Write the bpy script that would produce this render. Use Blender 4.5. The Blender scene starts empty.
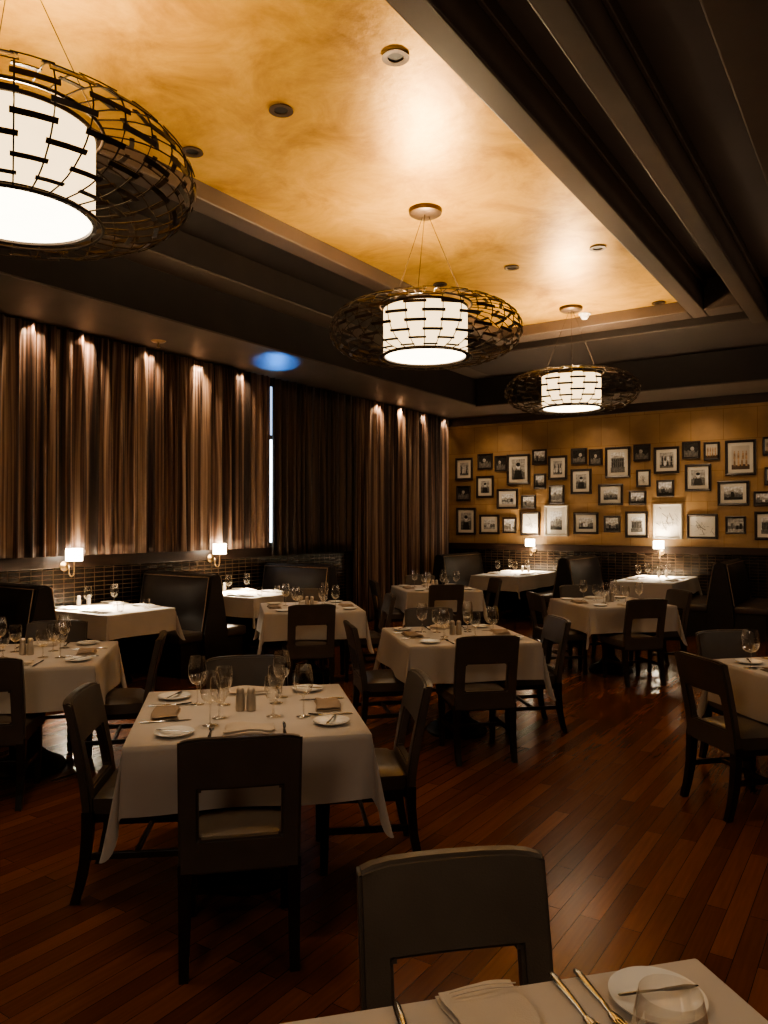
import bpy, bmesh, math, random
from mathutils import Vector, Matrix
R = random.Random(7)
PI = math.pi
scene = bpy.context.scene
col = scene.collection
S2 = math.sqrt(0.5)

# ------------------------------------------------------------------ materials
def new_mat(name):
    m = bpy.data.materials.new(name); m.use_nodes = True
    nt = m.node_tree
    return m, nt, nt.nodes['Principled BSDF']

def pm(name, color, rough=.5, metal=0., noise=0., nscale=8., bump=0., bscale=60., spec=.5, coat=0., sheen=0., stretch=(1, 1, 1)):
    m, nt, b = new_mat(name)
    b.inputs['Roughness'].default_value = rough
    b.inputs['Metallic'].default_value = metal
    b.inputs['Specular IOR Level'].default_value = spec
    b.inputs['Coat Weight'].default_value = coat
    b.inputs['Sheen Weight'].default_value = sheen
    tc = nt.nodes.new('ShaderNodeTexCoord')
    mp = nt.nodes.new('ShaderNodeMapping'); mp.inputs['Scale'].default_value = stretch
    nt.links.new(tc.outputs['Object'], mp.inputs['Vector'])
    n = nt.nodes.new('ShaderNodeTexNoise'); n.inputs['Scale'].default_value = nscale; n.inputs['Detail'].default_value = 4
    nt.links.new(mp.outputs['Vector'], n.inputs['Vector'])
    r = nt.nodes.new('ShaderNodeValToRGB')
    c0 = [max(0, c * (1 - noise)) for c in color]; c1 = [min(1, c * (1 + noise)) for c in color]
    r.color_ramp.elements[0].position = .3; r.color_ramp.elements[1].position = .7
    r.color_ramp.elements[0].color = (*c0, 1); r.color_ramp.elements[1].color = (*c1, 1)
    nt.links.new(n.outputs['Fac'], r.inputs['Fac'])
    nt.links.new(r.outputs['Color'], b.inputs['Base Color'])
    if bump:
        n2 = nt.nodes.new('ShaderNodeTexNoise'); n2.inputs['Scale'].default_value = bscale
        nt.links.new(mp.outputs['Vector'], n2.inputs['Vector'])
        bp = nt.nodes.new('ShaderNodeBump'); bp.inputs['Strength'].default_value = bump; bp.inputs['Distance'].default_value = .01
        nt.links.new(n2.outputs['Fac'], bp.inputs['Height'])
        nt.links.new(bp.outputs['Normal'], b.inputs['Normal'])
    return m

def emis(name, color, strength, base=(.8, .75, .65), nscale=5.):
    m, nt, b = new_mat(name)
    b.inputs['Base Color'].default_value = (*base, 1); b.inputs['Roughness'].default_value = .8
    b.inputs['Emission Strength'].default_value = strength
    tc = nt.nodes.new('ShaderNodeTexCoord')
    n = nt.nodes.new('ShaderNodeTexNoise'); n.inputs['Scale'].default_value = nscale
    nt.links.new(tc.outputs['Object'], n.inputs['Vector'])
    r = nt.nodes.new('ShaderNodeValToRGB')
    r.color_ramp.elements[0].color = (*[c * .85 for c in color], 1); r.color_ramp.elements[1].color = (*color, 1)
    nt.links.new(n.outputs['Fac'], r.inputs['Fac'])
    nt.links.new(r.outputs['Color'], b.inputs['Emission Color'])
    return m

def glass_mat():
    m = bpy.data.materials.new('clear_glass'); m.use_nodes = True
    nt = m.node_tree; nt.nodes.clear()
    out = nt.nodes.new('ShaderNodeOutputMaterial')
    tr = nt.nodes.new('ShaderNodeBsdfTransparent'); tr.inputs['Color'].default_value = (.95, .95, .94, 1)
    gl = nt.nodes.new('ShaderNodeBsdfGlossy'); gl.inputs['Roughness'].default_value = .03; gl.inputs['Color'].default_value = (1, .97, .92, 1)
    lw = nt.nodes.new('ShaderNodeLayerWeight'); lw.inputs['Blend'].default_value = .35
    mr = nt.nodes.new('ShaderNodeMapRange'); mr.inputs['To Min'].default_value = .08; mr.inputs['To Max'].default_value = .9
    nt.links.new(lw.outputs['Facing'], mr.inputs['Value'])
    mx = nt.nodes.new('ShaderNodeMixShader')
    nt.links.new(mr.outputs['Result'], mx.inputs['Fac'])
    nt.links.new(tr.outputs['BSDF'], mx.inputs[1]); nt.links.new(gl.outputs['BSDF'], mx.inputs[2])
    nt.links.new(mx.outputs['Shader'], out.inputs['Surface'])
    return m

def floor_mat():
    m, nt, b = new_mat('plank_floor')
    tc = nt.nodes.new('ShaderNodeTexCoord')
    mp = nt.nodes.new('ShaderNodeMapping'); mp.inputs['Rotation'].default_value = (0, 0, PI / 2)
    nt.links.new(tc.outputs['Object'], mp.inputs['Vector'])
    br = nt.nodes.new('ShaderNodeTexBrick')
    br.offset = .37; br.offset_frequency = 2; br.squash = 1
    br.inputs['Scale'].default_value = 1
    br.inputs['Brick Width'].default_value = 1.05; br.inputs['Row Height'].default_value = .085
    br.inputs['Mortar Size'].default_value = .0016; br.inputs['Mortar Smooth'].default_value = .3; br.inputs['Bias'].default_value = 0
    br.inputs['Color1'].default_value = (.0, .0, .0, 1); br.inputs['Color2'].default_value = (1, 1, 1, 1); br.inputs['Mortar'].default_value = (.3, .3, .3, 1)
    nt.links.new(mp.outputs['Vector'], br.inputs['Vector'])
    r = nt.nodes.new('ShaderNodeValToRGB')
    e = r.color_ramp.elements
    e[0].position = 0; e[0].color = (.13, .043, .019, 1); e[1].position = 1; e[1].color = (.25, .092, .041, 1)
    x = e.new(.55); x.color = (.17, .058, .025, 1)
    nt.links.new(br.outputs['Color'], r.inputs['Fac'])
    mp2 = nt.nodes.new('ShaderNodeMapping'); mp2.inputs['Scale'].default_value = (28, 1.6, 1)
    nt.links.new(tc.outputs['Object'], mp2.inputs['Vector'])
    n = nt.nodes.new('ShaderNodeTexNoise'); n.inputs['Scale'].default_value = 2.2; n.inputs['Detail'].default_value = 6
    nt.links.new(mp2.outputs['Vector'], n.inputs['Vector'])
    mr = nt.nodes.new('ShaderNodeMapRange'); mr.inputs['From Min'].default_value = .3; mr.inputs['From Max'].default_value = .7
    mr.inputs['To Min'].default_value = .85; mr.inputs['To Max'].default_value = 1.1
    nt.links.new(n.outputs['Fac'], mr.inputs['Value'])
    mul = nt.nodes.new('ShaderNodeMix'); mul.data_type = 'RGBA'; mul.blend_type = 'MULTIPLY'; mul.inputs[0].default_value = 1
    nt.links.new(r.outputs['Color'], mul.inputs[6]); nt.links.new(mr.outputs['Result'], mul.inputs[7])
    gap = nt.nodes.new('ShaderNodeMix'); gap.data_type = 'RGBA'; gap.inputs[7].default_value = (.012, .005, .003, 1)
    nt.links.new(br.outputs['Fac'], gap.inputs[0]); nt.links.new(mul.outputs[2], gap.inputs[6])
    nt.links.new(gap.outputs[2], b.inputs['Base Color'])
    mr2 = nt.nodes.new('ShaderNodeMapRange'); mr2.inputs['To Min'].default_value = .20; mr2.inputs['To Max'].default_value = .28
    nt.links.new(n.outputs['Fac'], mr2.inputs['Value']); nt.links.new(mr2.outputs['Result'], b.inputs['Roughness'])
    b.inputs['Specular IOR Level'].default_value = .26
    bp = nt.nodes.new('ShaderNodeBump'); bp.inputs['Strength'].default_value = .25; bp.inputs['Distance'].default_value = .002; bp.invert = True
    nt.links.new(br.outputs['Fac'], bp.inputs['Height']); nt.links.new(bp.outputs['Normal'], b.inputs['Normal'])
    return m

def wall_uv(nt, axis):
    """object coordinates turned so that x runs along the wall and y up"""
    tc = nt.nodes.new('ShaderNodeTexCoord'); s = nt.nodes.new('ShaderNodeSeparateXYZ'); c = nt.nodes.new('ShaderNodeCombineXYZ')
    nt.links.new(tc.outputs['Object'], s.inputs[0])
    nt.links.new(s.outputs[axis], c.inputs['X']); nt.links.new(s.outputs['Z'], c.inputs['Y'])
    return c

def tile_mat(axis):
    m, nt, b = new_mat('dark_tile_' + axis)
    c = wall_uv(nt, axis)
    br = nt.nodes.new('ShaderNodeTexBrick'); br.offset = 0
    br.inputs['Scale'].default_value = 1; br.inputs['Brick Width'].default_value = .125; br.inputs['Row Height'].default_value = .05
    br.inputs['Mortar Size'].default_value = .0045
    br.inputs['Color1'].default_value = (.012, .008, .006, 1); br.inputs['Color2'].default_value = (.022, .014, .010, 1); br.inputs['Mortar'].default_value = (.07, .046, .029, 1)
    nt.links.new(c.outputs[0], br.inputs['Vector']); nt.links.new(br.outputs['Color'], b.inputs['Base Color'])
    b.inputs['Roughness'].default_value = .25
    return m

def ochre_mat():
    m, nt, b = new_mat('gold_leaf_wall')
    c = wall_uv(nt, 'X')
    br = nt.nodes.new('ShaderNodeTexBrick'); br.offset = .5
    br.inputs['Scale'].default_value = 1; br.inputs['Brick Width'].default_value = .5; br.inputs['Row Height'].default_value = .5
    br.inputs['Mortar Size'].default_value = .004
    br.inputs['Color1'].default_value = (.33, .205, .095, 1); br.inputs['Color2'].default_value = (.42, .265, .125, 1); br.inputs['Mortar'].default_value = (.26, .14, .045, 1)
    nt.links.new(c.outputs[0], br.inputs['Vector'])
    n = nt.nodes.new('ShaderNodeTexNoise'); n.inputs['Scale'].default_value = 3; n.inputs['Detail'].default_value = 6
    nt.links.new(c.outputs[0], n.inputs['Vector'])
    mr = nt.nodes.new('ShaderNodeMapRange'); mr.inputs['To Min'].default_value = .6; mr.inputs['To Max'].default_value = 1.35
    nt.links.new(n.outputs['Fac'], mr.inputs['Value'])
    mul = nt.nodes.new('ShaderNodeMix'); mul.data_type = 'RGBA'; mul.blend_type = 'MULTIPLY'; mul.inputs[0].default_value = 1
    nt.links.new(br.outputs['Color'], mul.inputs[6]); nt.links.new(mr.outputs['Result'], mul.inputs[7])
    nt.links.new(mul.outputs[2], b.inputs['Base Color'])
    b.inputs['Roughness'].default_value = .5; b.inputs['Metallic'].default_value = .25
    return m

def gold_ceiling_mat():
    m, nt, b = new_mat('gold_leaf_ceiling')
    tc = nt.nodes.new('ShaderNodeTexCoord')
    n = nt.nodes.new('ShaderNodeTexNoise'); n.inputs['Scale'].default_value = 1.7; n.inputs['Detail'].default_value = 10; n.inputs['Roughness'].default_value = .68; n.inputs['Distortion'].default_value = .6
    nt.links.new(tc.outputs['Object'], n.inputs['Vector'])
    r = nt.nodes.new('ShaderNodeValToRGB'); e = r.color_ramp.elements
    e[0].position = .3; e[0].color = (.34, .175, .030, 1); e[1].position = .72; e[1].color = (.78, .50, .135, 1)
    x = e.new(.5); x.color = (.58, .34, .068, 1)
    nt.links.new(n.outputs['Fac'], r.inputs['Fac']); nt.links.new(r.outputs['Color'], b.inputs['Base Color'])
    b.inputs['Metallic'].default_value = .45; b.inputs['Roughness'].default_value = .42
    n2 = nt.nodes.new('ShaderNodeTexNoise'); n2.inputs['Scale'].default_value = 14; n2.inputs['Detail'].default_value = 8
    nt.links.new(tc.outputs['Object'], n2.inputs['Vector'])
    bp = nt.nodes.new('ShaderNodeBump'); bp.inputs['Strength'].default_value = .35; bp.inputs['Distance'].default_value = .008
    nt.links.new(n2.outputs['Fac'], bp.inputs['Height']); nt.links.new(bp.outputs['Normal'], b.inputs['Normal'])
    return m

def curtain_mat(name, dark, mid, light):  # vertical stripes of the cloth, with fold shade painted into the dark ones
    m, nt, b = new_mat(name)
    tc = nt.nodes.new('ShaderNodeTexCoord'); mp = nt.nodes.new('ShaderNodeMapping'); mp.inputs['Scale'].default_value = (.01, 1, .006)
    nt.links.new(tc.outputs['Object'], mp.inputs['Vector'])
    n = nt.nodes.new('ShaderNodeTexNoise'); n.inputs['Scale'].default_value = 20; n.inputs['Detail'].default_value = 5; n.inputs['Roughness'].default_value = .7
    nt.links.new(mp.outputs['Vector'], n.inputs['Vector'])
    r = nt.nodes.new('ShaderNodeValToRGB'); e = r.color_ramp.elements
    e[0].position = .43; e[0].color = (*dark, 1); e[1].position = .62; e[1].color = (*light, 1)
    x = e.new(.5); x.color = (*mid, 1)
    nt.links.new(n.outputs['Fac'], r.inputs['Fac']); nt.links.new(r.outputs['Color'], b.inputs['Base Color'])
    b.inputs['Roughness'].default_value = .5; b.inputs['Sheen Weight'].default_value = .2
    return m

def photo_mats():
    out = []
    for i, v in enumerate((.75, .42, .16, .03)):
        out.append(pm('print_grey_%d' % i, (v, v * .96, v * .9), .4, noise=.5, nscale=26, spec=.3))
    return out

M = dict(
    floor=floor_mat(), tileY=tile_mat('Y'), tileX=tile_mat('X'), ochre=ochre_mat(), gold=gold_ceiling_mat(),
    darkwood=pm('dark_stained_wood', (.030, .0165, .0105), .38, noise=.35, nscale=3, stretch=(1, 1, 8)),
    beam=pm('ceiling_beam_brown', (.062, .041, .030), .55, noise=.15, nscale=3),
    soffit=pm('soffit_brown', (.115, .085, .066), .5, noise=.12, nscale=2),
    recess=pm('recess_brown', (.056, .038, .029), .6, noise=.15, nscale=1.5),
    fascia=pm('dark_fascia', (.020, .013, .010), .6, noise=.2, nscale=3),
    plaster=pm('brown_plaster', (.09, .055, .035), .8, noise=.15, nscale=4),
    leather=pm('brown_grey_leather', (.088, .069, .054), .38, noise=.14, nscale=6, bump=.12, bscale=220),
    legwood=pm('espresso_wood', (.020, .011, .007), .32, noise=.3, nscale=10, stretch=(6, 6, 1)),
    booth=pm('black_leather', (.020, .0145, .012), .5, noise=.2, nscale=6, bump=.1, bscale=180),
    boothseat=pm('booth_seat_leather', (.075, .058, .048), .3, noise=.15, nscale=6, bump=.1, bscale=180),
    piping=pm('bronze_piping', (.34, .25, .18), .4, metal=.6, noise=.2, nscale=60),
    cloth=pm('white_linen', (.50, .44, .378), .85, noise=.04, nscale=5, bump=.08, bscale=420, sheen=.2),
    linen=pm('ivory_napkin', (.52, .45, .37), .85, noise=.06, nscale=9, bump=.15, bscale=300),
    taupe=pm('tan_napkin', (.30, .22, .155), .85, noise=.08, nscale=9, bump=.15, bscale=300),  # darker cloth for the napkins at left and right seats
    china=pm('white_china', (.80, .77, .71), .16, noise=.02),
    steel=pm('polished_steel', (.36, .365, .37), .22, metal=1, noise=.06),
    pewter=pm('pewter', (.50, .43, .35), .38, metal=.55, noise=.08),
    brass=pm('aged_brass', (.50, .35, .19), .3, metal=1, noise=.15, nscale=30),
    bronze=pm('dark_bronze', (.045, .030, .020), .42, metal=.6, noise=.3, nscale=20),
    canopy=pm('brushed_bronze', (.085, .053, .030), .42, metal=.6, noise=.2, nscale=15),
    iron=pm('black_iron', (.012, .009, .007), .5, metal=.3, noise=.2),
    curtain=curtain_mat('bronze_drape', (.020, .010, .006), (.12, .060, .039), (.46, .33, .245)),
    darkcurtain=curtain_mat('dark_bronze_drape', (.016, .009, .006), (.05, .029, .018), (.10, .062, .04)),  # same drape as the others, its lack of lamp light painted in
    frame=pm('black_brown_frame', (.018, .011, .008), .35, noise=.3, nscale=14),
    whiteframe=pm('silver_white_frame', (.55, .50, .43), .4, noise=.1),
    mat=pm('ivory_mat_board', (.72, .67, .58), .8, noise=.03),
    sepia=pm('sepia_print', (.42, .27, .15), .6, noise=.7, nscale=14),
    shade=emis('glowing_lamp_shade', (1, .70, .36), 1.5),
    diffuser=emis('glowing_diffuser', (1, .84, .60), 4.5),
    sconce=emis('glowing_sconce_shade', (1, .86, .66), 9.0),
    day=emis('daylight_pane', (.70, .85, 1), 6.0, nscale=2),
    dimday=emis('screened_daylight_pane', (.45, .65, 1), .9, nscale=40),
    white=pm('white_plastic', (.8, .78, .74), .4, noise=.02),
    salt=pm('salt_fill', (.6, .57, .52), .7, noise=.1, nscale=80),
    glass=glass_mat(),
)
PR = photo_mats()

# ------------------------------------------------------------------ helpers
def finish(bm, name, mat, parent=None, smooth=None, recalc=True):
    if recalc: bmesh.ops.recalc_face_normals(bm, faces=bm.faces)
    me = bpy.data.meshes.new(name); bm.to_mesh(me); bm.free()
    for m in (mat if isinstance(mat, (list, tuple)) else [mat]): me.materials.append(m)
    if smooth is not None:
        for p in me.polygons: p.use_smooth = True
        if smooth < 3: me.set_sharp_from_angle(angle=smooth)
    o = bpy.data.objects.new(name, me); col.objects.link(o)
    if parent: o.parent = parent
    return o

def tag(o, label, cat, group=None):
    o['label'] = label; o['category'] = cat
    if group: o['group'] = group
    return o

def thing(name, label, cat, loc=(0, 0, 0), rz=0, group=None):
    o = bpy.data.objects.new(name, None); col.objects.link(o)
    o.empty_display_size = .1
    o.location = loc; o.rotation_euler = (0, 0, rz)
    return tag(o, label, cat, group)

KIDS = {}
def kids(o):
    return [c for c in bpy.data.objects if c.parent is o]
def dup(src, loc, rz, label, group=None):
    if src.name not in KIDS:
        KIDS[src.name] = [(c, kids(c)) for c in kids(src)]
    r = src.copy(); col.objects.link(r); r.location = loc; r.rotation_euler = (0, 0, rz); r['label'] = label
    if group: r['group'] = group
    for c, gs in KIDS[src.name]:
        d = c.copy(); col.objects.link(d); d.parent = r
        for g in gs:
            e = g.copy(); col.objects.link(e); e.parent = d
    return r
class Maker:
    """first call moves the prototype itself, later calls copy it"""
    def __init__(s, build): s.build = build; s.src = None
    def __call__(s, loc, rz, label, group=None):
        if s.src is None:
            s.src = s.build(); s.src.location = loc; s.src.rotation_euler = (0, 0, rz); s.src['label'] = label
            if group: s.src['group'] = group
            return s.src
        return dup(s.src, loc, rz, label, group)

def struct(name, bm, mat, smooth=None):
    o = finish(bm, name, mat, smooth=smooth); o['kind'] = 'structure'; return o

def box(bm, x0, x1, y0, y1, z0, z1, bev=0., seg=2):
    g = bmesh.ops.create_cube(bm, size=1)
    vs = g['verts']
    for v in vs:
        v.co = Vector(((x0 + x1) / 2 + v.co.x * (x1 - x0), (y0 + y1) / 2 + v.co.y * (y1 - y0), (z0 + z1) / 2 + v.co.z * (z1 - z0)))
    if bev:
        es = list({e for v in vs for e in v.link_edges})
        bmesh.ops.bevel(bm, geom=es, offset=bev, segments=seg, affect='EDGES', profile=.5)
    return bm
def bx(*a, **k): return box(bmesh.new(), *a, **k)

def lathe(bm, prof, n=24, close=False, cx=0, cy=0):
    rings = []
    for r, z in prof:
        if r < 1e-6: rings.append([bm.verts.new((cx, cy, z))])
        else: rings.append([bm.verts.new((cx + r * math.cos(2 * PI * i / n), cy + r * math.sin(2 * PI * i / n), z)) for i in range(n)])
    for a, b in zip(rings, rings[1:] + ([rings[0]] if close else [])):
        for i in range(n):
            j = (i + 1) % n
            if len(a) == 1 and len(b) == 1: continue
            if len(a) == 1: bm.faces.new((a[0], b[i], b[j]))
            elif len(b) == 1: bm.faces.new((a[i], a[j], b[0]))
            else: bm.faces.new((a[i], a[j], b[j], b[i]))
    return bm

def tube(bm, pts, rad, n=6, closed=False, flat=None):
    pts = [Vector(p) for p in pts]; L = len(pts); rings = []
    rads = rad if isinstance(rad, (list, tuple)) else [rad] * L
    for i, p in enumerate(pts):
        t = (pts[(i + 1) % L] - pts[i - 1]) if closed else (pts[min(i + 1, L - 1)] - pts[max(i - 1, 0)])
        t.normalize()
        up = Vector((0, 0, 1)) if abs(t.z) < .95 else Vector((1, 0, 0))
        a = t.cross(up).normalized(); b = a.cross(t).normalized()
        fa, fb = flat or (1, 1)
        rings.append([bm.verts.new(p + (a * math.cos(2 * PI * k / n) * fa + b * math.sin(2 * PI * k / n) * fb) * rads[i]) for k in range(n)])
    for i in range(L if closed else L - 1):
        A, B = rings[i], rings[(i + 1) % L]
        for k in range(n):
            bm.faces.new((A[k], A[(k + 1) % n], B[(k + 1) % n], B[k]))
    if not closed:
        bm.faces.new(rings[0][::-1]); bm.faces.new(rings[-1])
    return bm

def taper_bar(bm, p0, p1, w0, w1, bev=.004):
    """square bar between two points, w = (x half, y half) at each end"""
    vs = []
    for p, w in ((p0, w0), (p1, w1)):
        for sx, sy in ((-1, -1), (1, -1), (1, 1), (-1, 1)):
            vs.append(bm.verts.new((p[0] + sx * w[0], p[1] + sy * w[1], p[2])))
    fs = [(3, 2, 1, 0), (4, 5, 6, 7)] + [(i, (i + 1) % 4, 4 + (i + 1) % 4, 4 + i) for i in range(4)]
    F = [bm.faces.new([vs[i] for i in f]) for f in fs]
    if bev:
        bmesh.ops.bevel(bm, geom=list({e for f in F for e in f.edges}), offset=bev, segments=1, affect='EDGES')
    return bm

# ------------------------------------------------------------------ room
XW, YB = -7.4, 13.3
XR, YF = 3.6, -2.2
struct('floor', bx(XW - .2, XR + .2, YF - .2, YB + .2, -.1, 0), M['floor'])
struct('wall_left', bx(XW - .2, XW, YF - .2, YB + .2, 0, 4.7), M['plaster'])
struct('wall_back', bx(XW, XR, YB, YB + .2, 0, 4.7), M['ochre'])
struct('wall_right', bx(XR, XR + .2, YF - .2, YB + .2, 0, 4.7), M['plaster'])
struct('wall_front', bx(XW, XR, YF - .2, YF, 0, 4.7), M['plaster'])
struct('ceiling', bx(XW, XR, YF, YB, 4.5, 4.68), M['recess'])
# gold leaf tray
GX0, GX1, GY0, GY1 = -4.38, -1.98, -.7, 9.40
struct('ceiling.001', bx(GX0 - .02, GX1 + .02, GY0 - .02, GY1 + .02, 4.27, 4.34), M['gold'])
ZB = 4.13
tn = [0]
def trim(bm, mat, smooth=None):
    tn[0] += 1
    return struct('trim_%d' % tn[0], bm, mat, smooth)
trim(bx(GX0 - .2, GX0, GY0 - .2, GY1 + .34, ZB, 4.5, bev=.012), M['beam'])
trim(bx(GX1, GX1 + .18, GY0 - .2, GY1 + .34, ZB, 4.5, bev=.012), M['beam'])
trim(bx(GX0, GX1, GY1, GY1 + .34, ZB, 4.5, bev=.012), M['beam'])
trim(bx(GX0, GX1, GY0 - .2, GY0, ZB, 4.5, bev=.012), M['beam'])
trim(bx(GX1 + .18, -1.42, GY1, GY1 + .34, ZB, 4.5, bev=.012), M['beam'])
trim(bx(-1.42, -1.25, YF, 10.4, ZB, 4.5, bev=.012), M['beam'])
trim(bx(-.74, -.46, YF, 10.4, ZB, 4.5, bev=.012), M['beam'])
for x in (GX1 + .18, -1.25, -.46):        # thin cove mouldings high on each beam side
    trim(bx(x, x + .035, YF if x > -1.5 else GY0, 10.4 if x > -1.5 else GY1 + .34, 4.40, 4.5, bev=.008), M['beam'])
# stepped soffits by the left and back walls
trim(bx(XW, -6.12, YF, YB, 3.72, 4.5, bev=.008), M['soffit'])
trim(bx(-6.12, -5.74, YF, 12.1, 4.19, 4.5, bev=.008), M['soffit'])
trim(bx(-6.12, XR, 12.1, YB, 3.70, 4.5, bev=.008), M['soffit'])
trim(bx(-5.74, XR, 10.4, 12.1, 4.19, 4.5, bev=.008), M['recess'])
trim(bx(-6.12, -6.108, YF, 12.1, 3.735, 4.19), M['fascia'])  # thin dark slabs from here on paint shade onto the step faces
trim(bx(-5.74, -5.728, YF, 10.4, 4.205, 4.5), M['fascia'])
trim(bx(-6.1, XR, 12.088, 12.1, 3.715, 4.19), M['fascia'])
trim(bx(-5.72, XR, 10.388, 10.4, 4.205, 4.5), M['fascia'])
trim(bx(-5.72, GX0 - .2, YF, 10.38, 4.488, 4.5), M['fascia'])  # dark sheets, the shade of the recess ceiling put into colour
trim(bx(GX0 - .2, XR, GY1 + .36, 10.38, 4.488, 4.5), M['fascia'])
trim(bx(XW + .0, XR, YB - .05, YB, 3.55, 3.70, bev=.01), M['darkwood'])          # crown on the picture wall
trim(bx(XW, XW + .04, YF, 13.2, 3.66, 3.72, bev=.004), M['darkwood'])            # head rail strip over the curtains
# wainscot: tile with a wood rail
def wains(name, bm, mat):
    o = struct(name, bm, mat); return o
trim(bx(XW, XW + .03, YF, 9.95, 0, 1.17), M['tileY'])
trim(bx(XW, XW + .06, YF, 9.95, 1.17, 1.31, bev=.006), M['darkwood'])
trim(bx(XW + .0, XR, YB - .03, YB, 0, 1.13), M['tileX'])
trim(bx(XW + .0, XR, YB - .06, YB, 1.13, 1.25, bev=.006), M['darkwood'])

# window behind the curtains
wf = bmesh.new()
for a in ((7.70, 7.76, 1.32, 3.66), (8.54, 8.60, 1.32, 3.66), (7.70, 8.60, 1.31, 1.37), (7.70, 8.60, 3.60, 3.66)):
    box(wf, XW, XW + .05, a[0], a[1], a[2], a[3], bev=.004)
win = struct('window_1', wf, M['darkwood'])
finish(bx(XW + .004, XW + .014, 7.75, 8.55, 1.36, 2.84), 'window_pane', M['day'], win)
finish(bx(XW + .004, XW + .014, 7.75, 8.55, 2.90, 3.61), 'window_pane', M['dimday'], win)
finish(bx(XW, XW + .04, 7.75, 8.55, 2.84, 2.90, bev=.003), 'transom_bar', M['darkwood'], win)

# ------------------------------------------------------------------ curtains
def curtain(name, y0, y1, z0, z1, mat, label, seed, amp=.062, gather=0, pitch=.112):
    rr = random.Random(seed)
    ys = []; xs = []
    y = y0; ph = 0; step = .0125
    n = int((y1 - y0) / step)
    A = amp; P = pitch; k = 0; prof = []
    while y < y1 + 1e-6:
        prof.append((y, A * (.75 * math.sin(ph) + .25 * math.sin(2.3 * ph + 1.1 * seed)) + .012 * math.sin(9 * y)))
        ph += 2 * PI * step / P
        if ph > 2 * PI:
            ph -= 2 * PI; P = pitch * rr.uniform(.65, 1.7); A = amp * rr.uniform(.55, 1.2)
        y += step
    NZ = 16
    bm = bmesh.new(); grid = []
    for j in range(NZ + 1):
        t = j / NZ; z = z1 + (z0 - z1) * t
        row = []
        for i, (yy, xx) in enumerate(prof):
            dy = .05 * math.sin(yy * 2.1 + seed) * math.sin(t * 2.4) * (1 if .08 < (yy - y0) / (y1 - y0) < .92 else 0)
            edge = min(1, (yy - y0) / .1, (y1 - yy) / .1)
            row.append(bm.verts.new((XW + .13 + xx * (.75 + .35 * t) * (.4 + .6 * max(0, edge)), yy + dy, z)))
        grid.append(row)
    for a, b in zip(grid, grid[1:]):
        for i in range(len(a) - 1): bm.faces.new((a[i], a[i + 1], b[i + 1], b[i]))
    o = finish(bm, name, mat, smooth=4)
    sol = o.modifiers.new('thickness', 'SOLIDIFY'); sol.thickness = .004; sol.offset = 0
    return tag(o, label, 'curtain', 'floor and window curtains on the left wall')
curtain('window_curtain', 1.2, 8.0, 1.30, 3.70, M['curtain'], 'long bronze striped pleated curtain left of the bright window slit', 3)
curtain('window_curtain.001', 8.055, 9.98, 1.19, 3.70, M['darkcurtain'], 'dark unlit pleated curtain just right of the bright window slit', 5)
curtain('window_curtain.002', 10.0, 13.2, .02, 3.70, M['curtain'], 'floor-length bronze pleated curtain in the far left corner', 9)

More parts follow.
